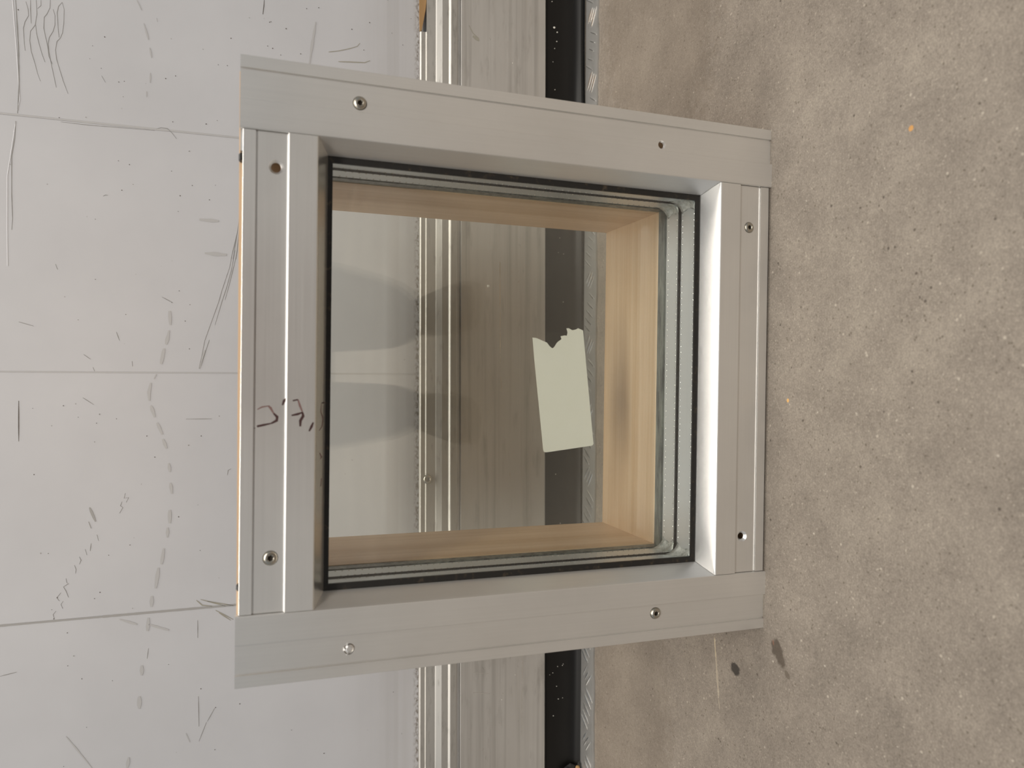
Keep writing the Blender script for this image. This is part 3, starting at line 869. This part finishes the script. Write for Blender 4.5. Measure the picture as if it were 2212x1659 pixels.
ribbon(ink, mm([(-54.8, 366.6), (-58.0, 365.1), (-59.4, 366.1)]), 0.0010, lift_i, 1)
ribbon(ink, mm([(-72.8, 364.9), (-78.4, 365.3)]), 0.0010, lift_i, 1)
tag(ink.build('handwriting', ['marker_ink', 'ink_faint'], head), 'measure 37,5 written in dark felt pen')

# wooden lining (four boards, rebated for the glass)
OW = 0.203
WX, WZ0, WZ1 = 0.1520, 0.0595, 0.3612
def board(sec, name_mat, fn0, fn1):
    mb = MB()
    mb.loft([fn0(*q) for q in sec], [fn1(*q) for q in sec])
    return mb.build('lining_board', name_mat, win)
board([(0.0, 0.0120), (0.0470, 0.0120), (0.0470, 0.0817), (WZ0 - 0.0012, 0.0817), (WZ0, 0.0829), (WZ0, 0.1880), (WZ0 - 0.002, 0.19), (0.0, 0.19)], 'wood_x', lambda z, y: (-OW, y, z), lambda z, y: (OW, y, z))
zt = lambda side, z: (0.4199 if side < 0 else 0.4211) if z > 0.41 else z
SECT = [(0.42, 0.0120), (0.3740, 0.0120), (0.3740, 0.0817), (WZ1, 0.0817), (WZ1, 0.1880), (WZ1 + 0.002, 0.19), (0.42, 0.19)]
board(SECT, 'wood_x', lambda z, y: (-OW, y, zt(-1, z)), lambda z, y: (OW, y, zt(1, z)))
for sd in (1, -1):
    board([(OW, 0.0120), (0.1635, 0.0120), (0.1635, 0.0817), (WX, 0.0817), (WX, 0.1880), (WX + 0.002, 0.19), (OW, 0.19)], 'wood_z', lambda x, y, sd=sd: (sd * x, y, WZ0), lambda x, y, sd=sd: (sd * x, y, WZ1))

def frame_ring(mb, x_in, z_in0, z_in1, x_out, z_out0, z_out1, y0, y1, mi=0):
    I = [(-x_in, z_in0), (x_in, z_in0), (x_in, z_in1), (-x_in, z_in1)]
    O = [(-x_out, z_out0), (x_out, z_out0), (x_out, z_out1), (-x_out, z_out1)]
    vs = [(x, y0, z) for x, z in O] + [(x, y0, z) for x, z in I] + [(x, y1, z) for x, z in O] + [(x, y1, z) for x, z in I]
    fs = []
    for k in range(4):
        j = (k + 1) % 4
        fs += [(k, j, 4 + j, 4 + k), (8 + k, 8 + j, 12 + j, 12 + k), (k, j, 8 + j, 8 + k), (4 + k, 4 + j, 12 + j, 12 + k)]
    mb.add(vs, fs, mi)

# front gasket
mb = MB()
frame_ring(mb, 0.1490, 0.0620, 0.3588, 0.160, 0.050, 0.371, 0.0160, 0.0178)
g = mb.build('gasket', 'gasket_dusty', win)
mb = MB()
for x0, x1, z0, z1 in ((0.1415, 0.1462, 0.400, 0.4212), (-0.1460, -0.1425, 0.400, 0.4202)):
    mb.rings([[(x0, 0.004, z0), (x1, 0.004, z0), (x1, 0.0115, z0), (x0, 0.0115, z0)], [(x0, 0.004, z1 - 0.001), (x1, 0.004, z1 - 0.001), (x1, 0.0115, z1 - 0.001), (x0, 0.0115, z1 - 0.001)],
              [(x0 + 0.001, 0.005, z1), (x1 - 0.001, 0.005, z1), (x1 - 0.001, 0.0105, z1), (x0 + 0.001, 0.0105, z1)]])
mb.build('gasket_end', 'black_rubber', g)
# glass
GX, GZ0, GZ1 = 0.1585, 0.0490, 0.3720
panes = []
for y0, y1 in ((0.0180, 0.0210), (0.0449, 0.0477), (0.0682, 0.0712)):
    mb = MB()
    mb.box((-GX, y0, GZ0), (GX, y1, GZ1))
    panes.append(mb.build('glass_pane', 'clear_glass', win))
# spacers with their rows of bright perforations
SX, SZ0, SZ1 = 0.1530, 0.0583, 0.3622
def dots(ya, yb, parent):
    mb = MB()
    r, h = 0.00068, 0.00055
    def dome(c, u, v, w):
        ring = [tuple(c[i] + r * (math.cos(t) * u[i] + math.sin(t) * v[i]) for i in range(3)) for t in [2 * math.pi * k / 6 for k in range(6)]]
        ring2 = [tuple(c[i] + 0.6 * r * (math.cos(t) * u[i] + math.sin(t) * v[i]) + 0.75 * h * w[i] for i in range(3)) for t in [2 * math.pi * k / 6 for k in range(6)]]
        mb.rings([ring, ring2], 0, False, True)
    pitch = 0.00520
    for row, yy in ((0, ya + 0.0034), (1, yb - 0.0026)):
        n = int(2 * (SX - 0.012) / pitch)
        for k in range(n + 1):
            dome((-SX + 0.012 + (k + 0.5 * row) * pitch, yy, SZ0), (1, 0, 0), (0, 1, 0), (0, 0, 1))
        n = int((SZ1 - SZ0 - 0.024) / pitch)
        for k in range(n + 1):
            z = SZ0 + 0.012 + (k + 0.5 * row) * pitch
            dome((-SX, yy, z), (0, 1, 0), (0, 0, 1), (1, 0, 0))
            dome((SX, yy, z), (0, 1, 0), (0, 0, 1), (-1, 0, 0))
    tag(mb.build('perforation', 'dot_metal', parent, smooth=True), 'rows of tiny bright dots', kind='stuff')
for ya, yb in ((0.0211, 0.0448), (0.0478, 0.0681)):
    mb = MB()
    frame_ring(mb, SX, SZ0, SZ1, GX - 0.0005, GZ0 + 0.0005, GZ1 - 0.0005, ya, yb)
    sp = mb.build('spacer_bar', 'alu_spacer', win)
    dots(ya, yb, sp)
    for sd in (1, -1):                       # sealant squeezed out round the corner keys
        b = MB()
        rs = []
        ny = 7
        for j in range(ny):
            e = j / (ny - 1)
            y = ya + 0.0012 + (yb - ya - 0.0024) * e
            R = 0.0105 - 0.003 * math.sin(math.pi * e) + random.uniform(-0.0006, 0.0006)
            horn = 0.0042 * max(0.0, e - 0.55) / 0.45
            ring = [(sd * (SX + 0.001), y, SZ0 - 0.001)]
            for k in range(9):
                t = k / 8 * math.pi / 2
                dx = R * (1 - math.sin(t))
                dz = (R + horn) * (1 - math.cos(t))
                ring.append((sd * (SX - dx), y + random.uniform(-0.0003, 0.0003), SZ0 + dz + random.uniform(-0.0002, 0.0002)))
            rs.append(ring)
        b.rings(rs)
        b.build('corner_sealant', 'sealant_grey', sp, smooth=True)
# dark butyl lines either side of the middle pane and the smeared seal against the wood
mb = MB()
frame_ring(mb, SX - 0.0006, SZ0 + 0.0005, SZ1 - 0.0005, GX - 0.001, GZ0 + 0.001, GZ1 - 0.001, 0.0441, 0.0448)
frame_ring(mb, SX - 0.0006, SZ0 + 0.0005, SZ1 - 0.0005, GX - 0.001, GZ0 + 0.001, GZ1 - 0.001, 0.0478, 0.0485)
mb.build('butyl_line', 'black_rubber', win)
mb = MB()
frame_ring(mb, SX - 0.0004, SZ0 + 0.0006, SZ1 - 0.0006, 0.1630, 0.0475, 0.3735, 0.0713, 0.0816)
mb.build('bedding_seal', 'butyl_smear', win)

# torn sticker on the back of the rear pane
STK = [(33.3, 185.3), (14.7, 183.4), (-62.8, 174.1), (-64.4, 173.3), (-64.8, 171.2), (-59.8, 128.2), (-58.3, 126.7), (-52.4, 127.5), (40.9, 138.3), (42.7, 143.0), (41.5, 145.1), (40.8, 148.5), (42.4, 151.9), (42.2, 154.0), (38.9, 152.9), (35.8, 153.5), (36.1, 155.6), (35.2, 159.4), (32.9, 158.5), (31.8, 159.7), (30.5, 161.8), (28.6, 163.4), (25.4, 165.5), (24.6, 167.1), (26.5, 169.6), (29.5, 172.1), (30.2, 174.2), (33.0, 181.6)]
mb = MB()
mb.loft([(a / 1000, 0.07125, b / 1000) for a, b in STK], [(a / 1000, 0.07155, b / 1000) for a, b in STK])
st = mb.build('sticker', 'sticker_paper', panes[2])
tag(st, 'blank white paper sticker with one torn end')

# ------------------------------------------------------------------ the photographer, crouching behind the camera: only the window's glass shows a trace of him
plain('trousers_dark', (38, 40, 46), 0.85)
plain('jacket_dark', (64, 40, 40), 0.85)
plain('skin', (196, 150, 126), 0.5)
plain('hair_brown', (52, 40, 32), 0.7)
plain('shoe_black', (26, 24, 24), 0.55)
plain('phone_black', (18, 18, 20), 0.3)
plain('eye_white', (228, 226, 222), 0.3)
plain('lips', (160, 104, 92), 0.5)
per = empty('person', (0.02, -1.05, 0))
tag(per, 'crouching person in dark trousers and dark jacket holding a phone in both hands', 'person')
OFF = Vector((0.02, -1.05, 0))
V, Ed, Rd = [], [], []
def node(p, r, prev=None):
    V.append(tuple(Vector(p) - OFF)); Rd.append(r)
    if prev is not None:
        Ed.append((prev, len(V) - 1))
    return len(V) - 1
pel = node((0.02, -1.18, 0.33), 0.125)
sp1 = node((0.02, -1.13, 0.50), 0.125, pel)
chs = node((0.02, -1.03, 0.69), 0.140, sp1)
nkb = node((0.02, -0.96, 0.83), 0.070, chs)
nk = node((0.02, -0.93, 0.89), 0.052, nkb)
h1 = node((0.02, -0.90, 0.955), 0.072, nk)
h2 = node((0.02, -0.885, 1.03), 0.090, h1)
h3 = node((0.02, -0.89, 1.10), 0.068, h2)
nose = node((0.02, -0.785, 0.995), 0.014, h2)
for sd, hx, kx, ax in ((-1, -0.08, -0.080, -0.075), (1, 0.12, 0.130, 0.125)):
    hip = node((hx, -1.17, 0.315), 0.095, pel)
    thg = node(((hx + kx) / 2, -1.0, 0.405), 0.080, hip)
    kne = node((kx, -0.84, 0.455), 0.074 if sd < 0 else 0.094, thg)
    clf = node(((kx + ax) / 2 + sd * 0.005, -0.94, 0.27), 0.074 if sd < 0 else 0.098, kne)
    ank = node((ax, -1.0, 0.10), 0.060 if sd < 0 else 0.074, clf)
    hel = node((ax, -1.01, 0.055), 0.034, ank)
    toe = node((ax + sd * 0.015, -0.84, 0.045), 0.030, hel)
    shd = node((0.02 + sd * 0.185, -0.99, 0.79), 0.066, chs)
    elb = node((0.02 + sd * 0.205, -0.80, 0.585), 0.044, shd)
    fam = node((0.01 + sd * 0.145, -0.71, 0.50), 0.038, elb)
    wr = node((sd * 0.088, -0.635, 0.425), 0.026, fam)
    pm = node((sd * 0.066, -0.606, 0.400), 0.026, wr)
    for k, (dz, ln) in enumerate(((0.030, 0.060), (0.010, 0.068), (-0.010, 0.064), (-0.029, 0.050))):
        a = node((sd * 0.056, -0.590, 0.392 + dz), 0.0095, pm)
        b = node((sd * (0.052 - ln * 0.45), -0.584, 0.392 + dz * 1.15), 0.0085, a)
        node((sd * (0.052 - ln * 0.85), -0.584, 0.392 + dz * 1.2), 0.0075, b)
    a = node((sd * 0.050, -0.606, 0.424), 0.0105, pm)
    node((sd * 0.026, -0.612, 0.436), 0.0090, a)
me = bpy.data.meshes.new('body')
me.from_pydata(V, Ed, [])
body = bpy.data.objects.new('body', me)
COL.objects.link(body)
md = body.modifiers.new('skin', 'SKIN')
lay = me.skin_vertices[0].data
for k, r in enumerate(Rd):
    lay[k].radius = (r, r)
    lay[k].use_root = (k == 0)
sb = body.modifiers.new('smooth', 'SUBSURF')
sb.levels = sb.render_levels = 2
bpy.context.view_layer.update()
bm_me = bpy.data.meshes.new_from_object(body.evaluated_get(bpy.context.evaluated_depsgraph_get()))
body.modifiers.clear()
body.data = bm_me
bm_me.materials.clear()
for m in ('trousers_dark', 'jacket_dark', 'skin'):
    bm_me.materials.append(M[m])
for f in bm_me.polygons:
    c = f.center + OFF
    if c.z > 0.885 and c.y > -1.1 or (c.y > -0.66 and c.z < 0.5):
        f.material_index = 2
    elif c.z > 0.47 and (c.y < -1.0 or c.z > 0.56) or (c.y > -0.80 and abs(c.x) < 0.19 and c.z > 0.40):
        f.material_index = 1
    else:
        f.material_index = 0
    f.use_smooth = True
body.parent = per
def ball(name, c, r, mat, sq=(1, 1, 1), lo=-1.0):
    mb = MB()
    rs = []
    for i in range(9):
        t = max(lo, -1 + 2 * i / 8) if i else -0.99
        t = min(t, 0.99)
        q = math.sqrt(1 - t * t)
        rs.append([(c[0] - OFF.x + r * sq[0] * q * math.cos(a), c[1] - OFF.y + r * sq[1] * q * math.sin(a), c[2] + r * sq[2] * t) for a in [2 * math.pi * k / 14 for k in range(14)]])
    mb.rings(rs)
    return mb.build(name, mat, per, smooth=True)
ball('hair', (0.02, -0.905, 1.055), 0.098, 'hair_brown', (0.95, 1.0, 1.05), lo=-0.25)
for sd in (-1, 1):
    ball('eye', (0.02 + sd * 0.032, -0.812, 1.025), 0.011, 'eye_white')
    ball('ear', (0.02 + sd * 0.090, -0.895, 1.015), 0.026, 'skin', (0.35, 0.7, 1.1))
ball('mouth', (0.02, -0.828, 0.950), 0.022, 'lips', (1, 0.5, 0.3))
for sd, ax in ((-1, -0.075), (1, 0.125)):
    mb = MB()
    rs = []
    for t, w, h in ((-1.055, 0.030, 0.055), (-1.03, 0.037, 0.085), (-0.97, 0.039, 0.090), (-0.91, 0.044, 0.072), (-0.85, 0.046, 0.056), (-0.80, 0.036, 0.042), (-0.785, 0.018, 0.026)):
        x = ax + sd * 0.015 * (t + 1.05) / 0.25
        rs.append([(x - OFF.x + w * u, t - OFF.y, 0.001 + h * v) for u, v in ((-1, 0), (1, 0), (1.04, 0.35), (0.85, 0.8), (0.4, 1), (-0.4, 1), (-0.85, 0.8), (-1.04, 0.35))])
    mb.rings(rs)
    mb.build('shoe', 'shoe_black', per, smooth=True)

ph = MB()
for (x0, x1, z0, z1, y0, y1) in ((-0.0375, 0.0375, -0.11, 0.046, 0.0, 0.0085),):
    c = 0.006
    sec = [(x0 + c, z0), (x1 - c, z0), (x1, z0 + c), (x1, z1 - c), (x1 - c, z1), (x0 + c, z1), (x0, z1 - c), (x0, z0 + c)]
    ph.rings([[(x, y0 + 0.001, z) for x, z in [(a * 0.97, b * 0.98) for a, b in sec]], [(x, y0 + 0.002, z) for x, z in sec], [(x, y1 - 0.001, z) for x, z in sec], [(x * 0.97, y1, z * 0.98) for x, z in sec]])
phone = ph.build('phone', 'phone_black')
phone.location = tuple(Vector((-0.0005, -0.5334, 0.4155)) - _fw * 0.018)
phone.rotation_euler = (-PITCH, 0, 0)
tag(phone, 'black phone held upright by the crouching person', 'phone')
